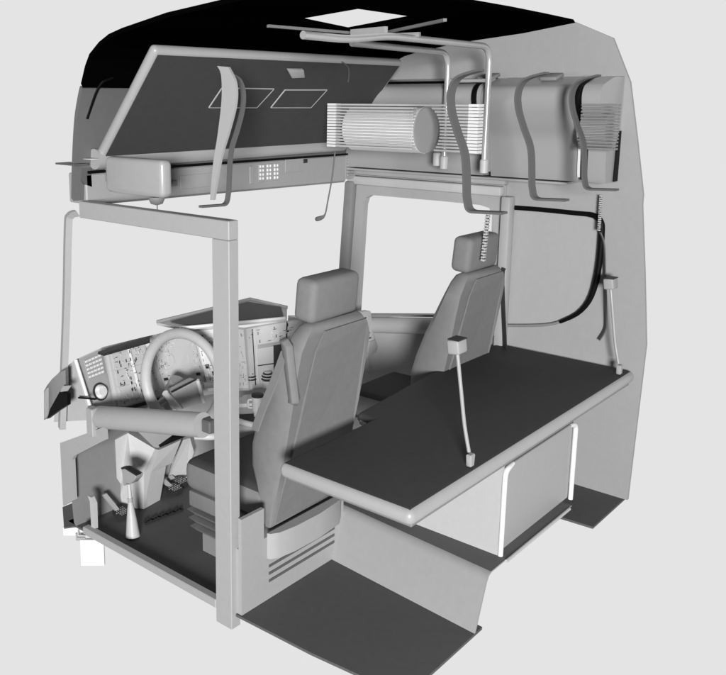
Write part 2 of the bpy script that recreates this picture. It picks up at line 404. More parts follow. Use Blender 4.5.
plate('document_tray', 285, 158.5, 303, 172, 'grey', .004)
plate('tray_latch', 303, 159, 307, 163, 'dot', .008)
lk = plate('coat_hook', 170, 180, 175, 186, 'mid', .02)
# spiral end piece at the right end
bm = NB()
for i in range(6):
    z = 1.66+.02*i
    box(bm, (.955, yc-.01, z), (1.03, yc+.10, z+.013), .004, 1)
link('corner_louvre', bm, 'grey', con)
bm = NB(); box(bm, (.95, yc+.005, 1.64), (1.06, yc+.12, 1.79), .004, 1); link('corner_box', bm, 'grey', con)
bm = NB(); prism(bm, [V(-1.0, yc+.005, 1.6585), V(.94, yc+.005, 1.6275), V(.94, yc+.005, 1.622), V(-1.0, yc+.005, 1.653)], (0, .12, 0)); link('lower_lip', bm, 'mid', con)
# left end: thin shelf and rounded side pocket
bm = NB(); p = on(57, 166, 'x', -1.12); box(bm, (-1.13, .95, 1.845), (-1.05, p.y, 1.853), .002, 1); link('end_shelf', bm, 'strap', con)
bm = NB(); prism(bm, [on(a, b, 'y', .985) for a, b in [(82, 168), (91, 168), (92, 187), (85, 184.5), (82, 181)]], (0, .012, 0)); link('end_pocket', bm, 'strap', con, smooth=40)
# dome lamp and stalk under the console
bm = NB(); lathe(bm, [(.002, -.03), (.03, -.022), (.04, 0), (.04, .012)], cpt(154, 199)+V(0, -.02, 0)); dl = link('dome_lamp', bm, 'grey', con, smooth=40)
bm = NB(); q = cpt(154.5, 202)+V(0, -.02, 0); tube(bm, [q, q-V(0, 0, .09)], .0025, 6); link('pull_wire', bm, 'mid', dl)

# roof speaker box in front of the console
sp = thing('speaker_box', 'rounded grey box with a bright corner hung on the left end of the overhead console', 'speaker box', (-1.0, .7, 1.725))
bm = NB(); box(bm, (-1.0, .498, 1.722), (-.935, .90, 1.885), .024, 4); link('box_body', bm, 'edge', sp, smooth=50)
bm = NB(); box(bm, (-.934, .60, 1.76), (-.90, .98, 1.84)); link('mounting_arm', bm, 'mid', sp)

# ================================================================== SIDE LOCKERS AND LOCKER RIBS (same S-shaped profile)
S = [(0, 1.726), (.09, 1.719), (.146, 1.72), (.159, 1.778), (.173, 1.927), (.211, 2.02), (.239, 2.095), (.247, 2.158), (.232, 2.204), (.2, 2.229), (.124, 2.248), (.03, 2.25)]
Sf = smooth_path([V(.165+(a-.165)*1.6 if a > .165 and 1.9 < b < 2.22 else a, b, 0) for a, b in S[2:]], 5)
def locker(nm, label, y0, y1, grp='lockers along the right wall'):
    t = thing(nm, label, 'locker', (XR, (y0+y1)/2, 1.72), grp)
    bm = NB(); pr = [V(XR-.003, y0, 1.715)] + [V(XR-.003-p.x, y0, p.y) for p in Sf] + [V(XR-.003, y0, 2.255)]
    prism(bm, pr, (0, y1-y0, 0)); link('locker_body', bm, 'gloss', t, smooth=35)
    return t
def end_trim(t, y, mt='white'):
    bm = NB(); pr = [V(XR-.004-p.x-.004, y, p.y) for p in Sf[3:-6]]
    band(bm, pr, (0, .022, 0), .012); link('end_trim', bm, mt, t, smooth=35)
ya, yb = on(487, 130, 'x', .90).y, on(580, 130, 'x', .90).y
l2 = locker('overhead_locker', 'wide smooth S-curved grey locker with white trim at both ends on the upper right wall', yb+.02, ya)
end_trim(l2, yb+.008); end_trim(l2, ya+.012, 'frame')
for px in (489, 552):
    bm = NB(); c = on(px, 77, 'x', XR-.16); box(bm, (c.x-.05, c.y-.045, c.z-.010), (c.x+.05, c.y+.045, c.z+.012), .008, 2, rot=Matrix.Rotation(R_(-14), 3, 'Y')); link('hinge', bm, 'mid', l2, smooth=40)
bm = NB(); c = on(532, 86, 'x', XR-.19); box(bm, (c.x-.004, c.y-.06, c.z-.012), (c.x+.05, c.y+.05, c.z+.006), .003, 1); link('catch', bm, 'mid', l2)
l1 = locker('overhead_locker', 'grey curved locker behind the ladder on the upper right wall with shade-painted rear edge', ya+.05, 1.02)
bm = NB(); pr = [V(XR-.02-p.x, ya+.036, p.y) for p in Sf[2:-2]]; band(bm, pr, (0, .022, 0), .012); link('dark_end_band', bm, 'seal', l1, smooth=35)  # black band painting the profile shadow at the locker end
l3 = locker('overhead_locker', 'short narrow locker at the rear corner of the right wall, rightmost in its row', on(612, 130, 'x', .95).y+.02, yb-.03)
bm = NB(); pr = [V(XR-.02-p.x, yb-.012, p.y) for p in Sf[2:-2]]; band(bm, pr, (0, .018, 0), .012); link('dark_end_band', bm, 'seal', l3, smooth=35)  # black band following the locker profile at its front end
bm = NB(); yq = on(612, 130, 'x', .95).y+.017; prism(bm, [V(XR-.004, yq, 1.722), V(XR-.06, yq, 1.722), V(XR-.05, yq, 1.98), V(XR-.004, yq, 1.98)], (0, -.004, 0)); link('end_panel', bm, 'seal', l3)
bm = NB(); prism(bm, [V(XR-.25, ya+.06, 2.185), V(XR-.24, ya+.06, 2.212), V(XR-.20, ya+.06, 2.238), V(XR-.20, ya+.06, 2.225)], (0, .7, 0)); link('top_shade', bm, 'seal', l1)  # black strip painting the shadow gap along the locker top
# shelf strip under the lockers
bm = NB(); box(bm, (.96, -.44, 1.700), (XR-.004, 1.05, 1.712), .003, 1); link('locker_shelf', bm, 'frame', cab)

def rib(nm, label, org, dirv, wid, thk=.009):
    """S-shaped strap rib: profile offset from wall along dirv, width vector wid"""
    t = []
    for a, z in S[:-1]: t.append(Vector(org)+Vector(dirv)*a+V(0, 0, z))
    o0 = V(org[0], org[1], 1.72)
    foot = fillet([t[0], t[2], t[3]], .025, 6)
    path = foot[:-1] + smooth_path(t[3:], 6)
    bm = NB(); band(bm, path, wid, thk)
    o = link(nm, bm, 'strap', None, smooth=35, loc=o0)
    return tag(o, label, 'strap', 'S-shaped locker straps')
rib('hanging_strap', 'dark S-shaped strap crossing the ladder, leftmost of the three rear straps', (-.47, -.82, 0), (0, 1, 0), (.05, 0, 0))
rib('hanging_strap', 'dark S-shaped strap in the middle of the wide curved locker', (.085, -.82, 0), (0, 1, 0), (.05, 0, 0))
rib('hanging_strap', 'dark S-shaped strap at the rear corner crossing the small louvre grille', (.64, -.82, 0), (0, 1, 0), (.05, 0, 0))
rib('hanging_strap', 'thin S-shaped strap with a foot hanging beside the wide pale strap on the folded bunk', (-1.1, .155, 0), (1, 0, 0), (0, .022, 0))
bm = NB(); wp = [on(a, b, 'x', -1.05) for a, b in [(335, 152), (332, 178), (328, 200), (325.5, 213), (322.5, 217), (316, 219.5)]]
tube(bm, smooth_path(wp, 4), [.0025]*13+[.003, .004, .005, .007, .008, .009, .009, .006], 6)
tag(link('wire_hook', bm, 'strap', None, smooth=60, loc=wp[-1]), 'hair-thin dark wire with a small foot below the large louvre grille', 'wire hook')
# wide pale strap
xs = -1.0
Lp = [(217, 66), (221, 75), (221.5, 100), (217.5, 135), (213.5, 160), (211, 185), (210, 200)]; Rp = [(228, 67), (235, 82), (235.5, 103), (229, 130), (221.5, 155), (217, 178), (213.5, 200)]
L2 = smooth_path([on(a, b, 'x', xs) for a, b in Lp], 5); R2 = smooth_path([on(a, b, 'x', xs) for a, b in Rp], 5)
bm = NB(); q = on(213, 200, 'x', xs)
prism(bm, L2+R2[::-1], (.012, 0, 0)); 
tag(link('wide_strap', bm, 'frame', None, loc=q), 'wide pale grey strap tapering downwards in front of the folded bunk', 'strap')

# ================================================================== LOUVRE GRILLES with round drums
def grille(label, pxa, pxb, x, n, dr0, dr1, dx, sm, dm_m, rr, grp='louvre grilles with drums'):
    y1 = on(pxa, 126, 'x', x).y; y0 = on(pxb, 126, 'x', x).y
    t = thing('louvre_grille', label, 'grille', (x, (y0+y1)/2, 1.81), grp)
    z0, z1 = on((pxa+pxb)/2, 148.5, 'x', x).z, on((pxa+pxb)/2, 105, 'x', x).z
    for i in range(n):
        z = z0+(z1-z0)*i/(n-1)
        rr_ = .122; hh_ = math.sqrt(max(0, rr_**2-(z-1.985)**2))
        gap = (dx+hh_-x)*.72 if abs(z-1.985) < rr_ else 0
        parts_ = [(y0, y1)] if pxb-pxa < 100 or not gap else [(y0, max(y0+.02, dr0-gap)), (dr0+.0, y1)]
        e = .055
        for k, (ya_, yb_) in enumerate(parts_):
            bm = NB(); box(bm, (x-.03, ya_, z-.005), (x+.012, yb_, z+.005), .0025, 1)
            sl = link('slat', bm, sm, t)
            if pxb-pxa > 100:
                for lo_y in ([yb_+.001] if k or len(parts_) == 1 else []) + ([ya_-e] if k == 0 else []):
                    bm = NB(); box(bm, (x-.033, lo_y, z-.006), (x+.015, lo_y+e-.001, z+.006)); link('slat_end', bm, 'white', sl)
    bm = NB(); lathe(bm, [(.118*rr, 0), (.118*rr, dr1-dr0)], (dx, dr0, 1.985), (0, 1, 0), 32); dm = link('drum', bm, dm_m, t, smooth=40)
    bm = NB(); lathe(bm, [(.116*rr, 0), (.116*rr, .006)], (dx, dr0-.0065, 1.985), (0, 1, 0), 32); link('drum_cap', bm, 'frame', dm)
    return t
yd = on(420, 118, 'x', .34).y
grille('large white-ended louvre grille in front of the folded bunk with a round grey drum', 339, 471, .30, 15, yd, yd+.44, .395, 'pale', 'white', 1.)
yd2 = on(613, 122, 'x', .93).y
grille('small dark louvre grille at the rear right corner with half hidden drum', 582, 619, .84, 14, yd2+.01, yd2+.14, .93, 'mid', 'grey', .8)

# ================================================================== LADDER
lad = thing('ladder', 'bright tubular ladder bent under the roof and hanging down beside the lockers', 'ladder', (.77, .2, 1.77))
lx = .77
def P_(px, py, ax, v): return on(px, py, ax, v)
top = 2.345
ra = P_(484, 167, 'x', lx); rb = P_(444, 163, 'x', lx)
for q, pxs in ((ra, [(388, 36), (348, 39.5), (303, 35)]), (rb, [(352, 43)])):
    zt = P_(476 if q is ra else 440, 46 if q is ra else 51, 'x', lx).z
    zt = on(q.x, 0, 'x', lx).z if False else (P_(483, 47, 'x', lx).z if q is ra else P_(443, 53, 'x', lx).z)
    path = [V(lx, q.y, q.z+.03), V(lx, q.y, zt)]
    for a, b in pxs: path.append(on(a, b, 'y', q.y))
    bm = NB(); tube(bm, fillet(path, .09, 8), .0165, 14); r1 = link('ladder_rail', bm, 'metal', lad, smooth=60)
    bm = NB(); lathe(bm, [(.012, -.04), (.022, -.036), (.023, .03), (.018, .036)], (lx, q.y, q.z+.005)); link('rail_foot', bm, 'pale', r1, smooth=40)
for z in (2.235, 2.01, 1.86):
    bm = NB(); tube(bm, [V(lx, ra.y, z), V(lx, rb.y, z)], .010, 10); link('rung', bm, 'metal', lad, smooth=60)
bm = NB(); q = P_(435, 160, 'x', lx); lathe(bm, [(.012, -.04), (.022, -.036), (.023, .03), (.018, .036)], (lx+.02, q.y, q.z+.005)); link('hook_foot', bm, 'pale', lad, smooth=40)

# ================================================================== LOWER BUNK
bk = thing('lower_bunk', 'wide lower bunk with shade-painted mattress top and rounded pale edges across the rear', 'bunk', (0, -.5, .23))
zb, th = .736, .062
out = [V(-1.042, -.825, 0), V(1.10, -.825, 0), V(1.10, -.03, 0), V(.33, -.035, 0), V(-.385, -.10, 0), V(-.405, -.198, 0), V(-1.042, -.205, 0)]
bm = NB(); prism(bm, [p+V(0, 0, zb-th) for p in out], (0, 0, th)); bevel_all(bm, .028, 5, 20)
bm.normal_update()
for f in bm.faces:
    n = f.normal
    if n.z > .97 or (n.z > .0 and f.calc_center_median().y > -.24 and f.calc_center_median().x > -1.0): f.material_index = 1  # top and far rounding coloured dark as shade, chosen by normal
link('mattress', bm, ['edge', 'dark'], bk, smooth=50)
bm = NB(); box(bm, (-1.0, -.80, zb-th-.02), (1.09, -.22, zb-th-.001), .004, 1); link('bed_board', bm, 'mid', bk)
# base box under the mattress: left end board, rear board set in, inverted-U frame
zl = zb-th-.021
bm = NB(); prism(bm, [V(-.268, -.775, .231), V(-.268, -.36, .231), V(-.268, -.25, zl), V(-.268, -.775, zl)], (.018, 0, 0)); link('end_board', bm, 'pale', bk)
bm = NB(); box(bm, (-.248, -.765, .231), (.47, -.750, zl)); link('rear_board', bm, 'frame', bk)
for x_, sx_ in ((-.262, 1), (.455, -1)):
    bm = NB(); tube(bm, fillet([V(x_, -.785, .232), V(x_, -.785, .618), V(x_+.07*sx_, -.785, .630)], .04), [.0115]*8+[.008], 12); link('leg', bm, 'white', bk, smooth=60)
bm = NB(); tube(bm, [V(-.19, -.785, .630), V(.385, -.785, .630)], .0075, 10); link('leg_rail', bm, 'frame', bk, smooth=60)
bm = NB(); box(bm, (-.9, -.79, zl-.03), (-.28, -.76, zl-.002)); bm.free()

# stalk lamps
def stalk(label, hd, pxs, x0, y0, sc, cp=None):
    b = V(x0, y0, .741)
    t = thing('gooseneck_lamp', label, 'lamp', b, 'stalk lamps on the lower bunk')
    return t
def build_lamp():
    b = on(470, 466, 'z', .741)
    t = thing('gooseneck_lamp', 'larger stalk lamp with square grey head standing on the rear left of the bunk', 'lamp', b, 'stalk lamps on the lower bunk')
    bm = NB(); box(bm, b+V(-.018, -.012, .0), b+V(.018, .012, .05), .004, 1); 
    for v in bm.verts:
        if v.co.z < b.z+.01: v.co.x = b.x+(v.co.x-b.x)*.65
    link('foot', bm, 'frame', t, smooth=30)
    pl = [on(a, c, 'x', b.x) for a, c in [(469, 452), (464.5, 425), (461.5, 395), (457.5, 354)]]
    bm = NB(); tube(bm, smooth_path(pl, 5), .0075, 10); link('stalk', bm, 'edge', t, smooth=60)
    h = on(457, 346, 'x', b.x)
    bm = NB(); box(bm, h+V(-.034, -.026, -.028), h+V(.034, .026, .028), .008, 3, rot=Matrix.Rotation(R_(-8), 3, 'X')); hd = link('lamp_head', bm, 'grey', t, smooth=40)
    bm = NB(); box(bm, h+V(-.036, -.027, .0285), h+V(.032, .024, .033), .002, 1); link('head_cap', bm, 'dot', hd)
    return t
lamp = build_lamp()
l2b = on(619, 374, 'z', .741)
def copy_tree(o, parent=None):
    c = o.copy(); C.objects.link(c)
    if parent: c.parent = parent
    for ch in [q for q in list(o.children)]: copy_tree(ch, c)
    return c
lampb = copy_tree(lamp); lampb.location = l2b
lampb['label'] = 'smaller stalk lamp with square head at the right bunk end by the wall'

# belts hanging by the right wall
def belt(label, pxs, x, w, mt='strap', nm='seat_belt'):
    path = smooth_path([on(a, b, 'x', x) for a, b in pxs], 5)
    bm = NB(); band(bm, path, (0.02, w, 0), .006)
    return link(nm, bm, mt, None, smooth=30, loc=path[-1])
tag(belt('', [(504, 268), (502.5, 274), (503, 300), (505, 345), (506, 366), (509, 372)], 1.03, .030, 'dot'), 'thin dark belt hanging behind the passenger seat down onto the bunk', 'belt')
tag(belt('', [(600, 232), (604, 245), (605, 275), (606, 318), (605, 330), (599, 340)], 1.085, .016), 'dark curved belt hanging beside the right side window', 'belt')
# coiled retractors
def coil(label, pxs, ax, x, r):
    a, b = on(*pxs[0], ax, x), on(*pxs[1], ax, x)
    bm = NB(); n = 17
    for i in range(n):
        c = a.lerp(b, i/(n-1)); box(bm, c+V(-r, -r, -.5*(a-b).length/n*.8), c+V(r, r, .5*(a-b).length/n*.8), .003, 1, rot=Matrix.Rotation(R_(10*(-1)**i), 3, 'X'))
    t = tag(link('belt_coil', bm, ['pale'], None, loc=b), label, 'belt coil')
    bm = NB(); tube(bm, [a, b], r*.85, 8); link('coil_core', bm, 'dot', t)
coil('speckled pale coil hanging in front of the passenger headrest', ((488, 214), (483, 260)), 'y', -.20, .011)
coil('thin speckled coil hanging above the corner of the right side window', ((601, 196), (599, 230)), 'x', 1.07, .008)

# ================================================================== SEATS
def make_seat():
    hx = -.615
    t = thing('driver_seat', 'grey high-back driver seat behind the steering wheel with slatted pedestal', 'seat', (hx, .1, 0), 'cab seats')
    w = .245
    # back rest: side profile swept in x, rounded; rear shell flat
    side = [(-.165, 1.205), (-.135, 1.235), (-.085, 1.215), (-.055, 1.15), (.04, .90), (.105, .72), (.135, .62), (.115, .52), (.03, .30), (-.005, .30), (-.06, .65), (-.15, 1.10)]
    # outline seen from behind: narrow shoulders, straight sides
    bm = NB()
    def half(z):
        return w if z < 1.08 else w-.075*((z-1.08)/.15)**2.2
    rows = [(1.235, -.150, -.110), (1.222, -.163, -.088), (1.19, -.165, -.075), (1.13, -.158, -.058), (1.02, -.140, -.010), (.90, -.120, .045), (.76, -.095, .098), (.66, -.075, .125), (.56, -.050, .125), (.42, -.02, .075), (.31, .0, .035)]
    rings = []
    for z, yr, yf in rows:
        h = half(z); r = []
        dpt = yf-yr
        for (fx, fy) in [(-1, .12), (-.96, 0), (.96, 0), (1, .12), (1, .8), (.9, 1), (.72, .97), (.5, .78), (-.5, .78), (-.72, .97), (-.9, 1), (-1, .8)]:
            r.append(bm.verts.new((hx+h*fx, yr+dpt*fy, z)))
        rings.append(r)
    n = len(rings[0])
    for A, B in zip(rings, rings[1:]):
        for k in range(n): bm.faces.new((A[k], A[(k+1) % n], B[(k+1) % n], B[k]))
    bm.faces.new(rings[0]); bm.faces.new(rings[-1][::-1])
    bk_ = link('backrest', bm, 'seat', t, smooth=42)
    # back shell panel: a thin raised plate on the rear with a pale piping
    def rear_y(z):
        zs = [(r[0], r[1]) for r in rows]
        for (za, ya_), (zb_, yb_) in zip(zs, zs[1:]):
            if za >= z >= zb_: return ya_+(yb_-ya_)*(za-z)/(za-zb_)
        return zs[-1][1]
    zz = [1.20, 1.185, 1.12, 1.0, .8, .6, .4, .33]
    left = [V(hx-(half(z)-(.018+.085*(z-.3)/.9)), rear_y(z)-.003, z) for z in zz]
    right = [V(hx+(half(z)-.012), rear_y(z)-.003, z) for z in zz]
    bm = NB(); prism(bm, left+right[::-1], (0, -.008, 0)); link('back_panel', bm, 'seat', bk_)
    # left fold-up arm rest lying against the back
    bm = NB(); a0 = on(287, 345, 'x', hx-w-.015); a1 = on(294, 402, 'x', hx-w-.015)
    band(bm, [a0+V(0, .02, .02), a0, a1, a1-V(0, -.01, .012)], [(.015, .03, 0), (.02, .045, 0), (.02, .04, 0), (.015, .025, 0)], .035); bevel_all(bm, .006, 2); link('armrest', bm, 'seat', t, smooth=45)
    # belt running down the front left edge of the back
    bm = NB(); bl = [on(a, b, 'x', hx-w-.02) for a, b in [(285, 352), (273, 384), (262, 410), (255, 430)]]
    band(bm, smooth_path(bl, 3), (.012, .045, 0), .008); link('belt_strap', bm, 'mid', t)
    # headrest
    bm = NB(); box(bm, (hx-.165, -.165, 1.236), (hx+.155, -.055, 1.422), .030, 4); 
    bmesh.ops.rotate(bm, verts=bm.verts, cent=(hx, -.1, 1.34), matrix=Matrix.Rotation(R_(5), 3, 'X')); hr = link('headrest', bm, 'seat', t, smooth=60)
    for s in (-.06, .06):
        bm = NB(); tube(bm, [V(hx+s, -.115, 1.19), V(hx+s, -.11, 1.28)], .008, 8); link('headrest_post', bm, 'metal', hr, smooth=60)
    # cushion
    bm = NB(); box(bm, (hx-.25, .02, .315), (hx+.25, .56, .475), .055, 5); 
    bm.normal_update()
    for f in bm.faces:
        if f.normal.z > .62: f.material_index = 1  # upward faces of the cushion coloured dark as shade
    cu = link('cushion', bm, ['seat', 'dark'], t, smooth=50)
    bm = NB(); box(bm, (hx-.235, .10, .235), (hx+.235, .53, .314), .008, 2); link('seat_frame', bm, 'seat', t, smooth=40)
    # slatted bellows
    for i in range(3):
        z = .215-.04*i
        bm = NB(); prism(bm, [V(hx-.24, .12, z), V(hx-.24, .54-.01*i, z), V(hx-.215, .51-.01*i, z-.026), V(hx-.215, .15, z-.026)], (.43, 0, 0)); link('bellows_fold', bm, 'mid', t)
    bm = NB(); box(bm, (hx-.2, .16, .0), (hx+.2, .48, .10), .006, 1); link('pedestal', bm, 'mid', t)
    bm = NB()
    for i in range(9): box(bm, (hx-.05+.05*i, .62, .002), (hx-.02+.05*i, .64, .012))
    bm.free()
    return t
seat = make_seat()
seat2 = copy_tree(seat); seat2.name = 'passenger_seat'; seat2.location = (seat.location.x+1.262, seat.location.y+.0, seat.location.z+.022)
for q in list(seat2.children):
    if q.name.startswith(('armrest', 'belt_strap')): bpy.data.objects.remove(q)
seat2['label'] = 'grey high-back passenger seat beyond the bunk by the right door'

# seat base box behind the driver seat
sb = thing('seat_base_box', 'pale grey box with three slots behind and below the driver seat', 'seat base', (-.7, 0, 0))
bm = NB(); box(bm, (-1.068, -.03, .002), (-.37, .045, .30)); box(bm, (-1.068, -.03, .300), (-.93, -.012, .440)); link('box_panel', bm, 'frame', sb)
bm = NB()
cur = [on(265, 532, 'y', -.045), on(270, 532, 'y', -.06), on(300, 522, 'y', -.065), on(336, 500, 'y', -.05)]
lo = .17
prism(bm, [V(-.912, -.031, .20), V(-.905, -.046, .20), V(-.87, -.066, .20), V(-.78, -.08, .20), V(-.62, -.085, .20), V(-.45, -.07, .20), V(-.39, -.031, .20)], (0, 0, .118)); link('curved_skirt', bm, 'frame', sb, smooth=50)
for i in range(3):
    bm = NB(); z = .165-.035*i; box(bm, (-.90, -.0335, z-.012), (-.44-.03*0, -.0305, z)); link('slot', bm, 'strap', sb)

# handset holder beside the driver headrest (right dashboard end seen past the seat)
hs = thing('handset_holder', 'pale ribbed handset holder standing right of the driver seat back', 'handset', on(372, 358, 'y', .80))
xh = .80
bm = NB(); prism(bm, [on(a, b, 'y', xh) for a, b in [(362, 312), (371, 311), (376, 345), (377, 352), (367, 358), (366, 340)]], (0, .05, 0)); bevel_all(bm, .006); link('holder_body', bm, 'pale', hs, smooth=40)
bm = NB(); prism(bm, [on(a, b, 'y', xh-.01) for a, b in [(369.5, 342), (375.5, 340), (378, 348), (376, 353), (367.5, 358.5)]], (0, .05, 0)); bevel_all(bm, .004); link('holder_cup', bm, 'grey', hs, smooth=40)
for k in range(5):
    bm = NB(); c = on(365+1.2*k, 318+5*k, 'y', xh-.006); box(bm, c-V(.012, .003, .003), c+V(.012, .003, .003)); link('rib', bm, 'dot', hs)

# ================================================================== DASHBOARD
db = thing('dashboard', 'wrap-around pale dashboard with vents, switch panels and shade-painted top tray', 'dashboard', (-.3, 1.0, .5))
# plan curve of the top edge of the fascia (x, y, z) and of its lower edge
topc = [V(-1.06, 1.10, .890), V(-.865, 1.135, .905), V(-.61, 1.125, .905), V(-.40, 1.08, .915), V(-.17, 1.0, .905), V(-.10, .875, .90), V(.285, .775, .90)]
bot = [V(-1.06, .985, .60), V(-.90, 1.0, .58), V(-.60, .98, .58), V(-.40, .95, .56), V(-.19, .90, .55), V(-.13, .81, .56), V(.17, .70, .545)]
def fpt(s, t, h=0.):
    """point on the fascia: s along (0..6), t down (0..1), h out of it"""
    i = min(int(s), 5); f = s-i
    a = topc[i].lerp(topc[i+1], f); b = bot[i].lerp(bot[i+1], f); p = a.lerp(b, t)
    n = (topc[i+1]-topc[i]).cross(bot[i]-topc[i]).normalized()
    if n.y > 0: n = -n
    return p+n*h
bm = NB()
T = [bm.verts.new(p) for p in topc]; B = [bm.verts.new(p) for p in bot]; Tb = [bm.verts.new(p+V(.03, .20, -.12)) for p in topc]; Bb = [bm.verts.new(p+V(.03, .22, 0)) for p in bot]
for i in range(6):
    bm.faces.new((T[i], T[i+1], B[i+1], B[i])); bm.faces.new((T[i], Tb[i], Tb[i+1], T[i+1])); bm.faces.new((B[i], B[i+1], Bb[i+1], Bb[i])); bm.faces.new((Tb[i], Bb[i], Bb[i+1], Tb[i+1]))
bm.faces.new((T[0], B[0], Bb[0], Tb[0])); bm.faces.new((T[6], Tb[6], Bb[6], B[6]))
link('fascia', bm, 'pale', db)
bm = NB(); prism(bm, [topc[6]+V(.002, .012, -.012), on(367, 318, 'y', .87), on(369, 372, 'y', .87), bot[6]+V(.002, .012, 0)], (.02, .12, 0)); link('passenger_fascia', bm, 'pale', db)
# left end cap
bm = NB(); prism(bm, [on(a, b, 'x', -1.068) for a, b in [(75.6, 360), (62.5, 374), (58, 395), (55.5, 421.5), (92, 419.5)]], (-.01, 0, 0)); link('end_cap', bm, 'pale', db)
bm = NB(); tube(bm, [on(75.8, 360, 'x', -1.068), on(94, 419, 'x', -1.068)], .009, 8); link('end_beading', bm, 'white', db, smooth=60)
def panel(nm, s0, s1, t0, t1, mt, h=.008, par=db, lift=0.):
    q = [fpt(s0, t0, lift), fpt(s1, t0, lift), fpt(s1, t1, lift), fpt(s0, t1, lift)]
    n = (q[1]-q[0]).cross(q[3]-q[0]).normalized()
    if n.y > 0: n = -n
    bm = NB(); prism(bm, q, n*h); return link(nm, bm, mt, par)
panel('side_strip', .04, .92, .02, .99, 'frame', .004)
vg = panel('vent_grille', .22, .85, .06, .38, 'grey', .008)
for i in range(5):
    for j in range(5): panel('vent_slot', .24+.12*i, .32+.12*i, .08+.06*j, .11+.06*j, 'white', .012, vg)
bm = NB(); c = fpt(.52, .60, .004); nn = (fpt(.52, .60, .1)-c).normalized(); lathe(bm, [(.036, 0), (.036, .014), (.026, .026), (.004, .028)], c, nn, 20); kb = link('round_knob', bm, 'white', db, smooth=40)
bm = NB(); lathe(bm, [(.045, 0), (.045, .006)], fpt(.52, .60, .0045), nn, 20); link('knob_ring', bm, 'dot', kb)
ip = panel('switch_panel', 1.05, 1.95, .06, .90, 'pale', .008)
for i in range(2):
    for j in range(3): panel('switch', 1.12+.42*i, 1.50+.42*i, .14+.24*j, .35+.24*j, 'pale', .012, ip)
panel('panel_divider', 1.52, 1.54, .12, .86, 'white', .0225, ip)
panel('shadow_gap', 1.0, 1.98, .92, .97, 'dot', .006)
panel('switch_lamp', 2.0, 2.08, .02, .15, 'white', .012)
clu = panel('instrument_cluster', 2.1, 3.3, .10, .92, 'pale', .010)
for k in range(2):
    c = fpt(2.35+.45*k, .42, .010); nn = (fpt(2.35+.45*k, .42, .1)-c).normalized()
    bm = NB(); lathe(bm, [(.052, 0), (.052, .008), (.045, .008), (.045, .003)], c, nn, 28); link('dial_ring', bm, 'pale', clu, smooth=30)
for i in range(7):
    for j in range(4): panel('button', 2.15+.16*i, 2.27+.16*i, .66+.06*j, .70+.06*j, 'white' if (i+j) % 3 else 'dot', .014, clu)
pl2 = panel('centre_panel', 3.36, 4.0, .05, .95, 'white', .008)
for i in range(4):
    for j in range(7): panel('key', 3.42+.14*i, 3.52+.14*i, .12+.11*j, .18+.11*j, 'dot' if (i*3+j) % 4 == 0 else 'white', .012, pl2)
panel('centre_edge', 4.02, 4.06, .02, .98, 'dot', .010)
sp_ = panel('side_panel', 4.1, 4.97, .03, .96, 'white', .006)
rp_ = panel('stowage_panel', 5.02, 5.98, .02, .98, 'white', .006)
panel('upper_flap', 5.16, 5.58, .03, .30, 'white', .010, rp_)
dr = panel('drawer', 5.18, 5.46, .36, .92, 'white', .012, rp_)
panel('drawer_gap', 5.18, 5.46, .62, .635, 'dot', .0135, dr)
panel('open_slot', 5.47, 5.64, .35, .93, 'dark', .009, rp_)
panel('slot_handle', 5.60, 5.63, .72, .93, 'white', .016, rp_)
panel('seam', 5.70, 5.715, .02, .93, 'dot', .008, rp_)
panel('seam', 5.11, 5.122, .04, .93, 'dot', .008, rp_)
panel('switch_block', 5.77, 5.90, .33, .56, 'pale', .010, rp_)
# fine seams, screws and printed ticks on each panel
rng = np.random.default_rng(4)
def ticks(par, s0, s1, t0, t1, n, base_h):
    bm = NB(); me = par.data; bm.from_mesh(me); off = base(par)
    for mi, mt in enumerate(('dot', 'white')):
        me.materials.append(M[mt]); mi += len(me.materials)-1-mi
        for _ in range(n):
            a, t = rng.uniform(s0, s1), rng.uniform(t0, t1); k = rng.integers(3)
            ds, dt_ = ((.010, .010), (.055, .006), (.006, .045))[k]
            ds *= (s1-s0)
            if a+ds > s1 or t+dt_ > t1: continue
            q = [fpt(a, t, base_h)-off, fpt(a+ds, t, base_h)-off, fpt(a+ds, t+dt_, base_h)-off, fpt(a, t+dt_, base_h)-off]
            prism(bm, q, (fpt(a, t, base_h+.004)-fpt(a, t, base_h)), mi)
    bmesh.ops.recalc_face_normals(bm, faces=bm.faces); bm.to_mesh(me); bm.free()
ticks(ip, 1.08, 1.93, .08, .88, 60, .0205)
ticks(clu, 2.12, 2.97, .12, .64, 70, .0105)
ticks(clu, 3.02, 3.28, .12, .64, 26, .0105)
ticks(pl2, 3.38, 3.98, .07, .93, 80, .0125)
ticks(sp_, 4.12, 4.95, .06, .92, 60, .0065)
ticks(rp_, 5.66, 5.97, .34, .9, 16, .0065)
ticks(rp_, 5.03, 5.97, .04, .32, 30, .0105)
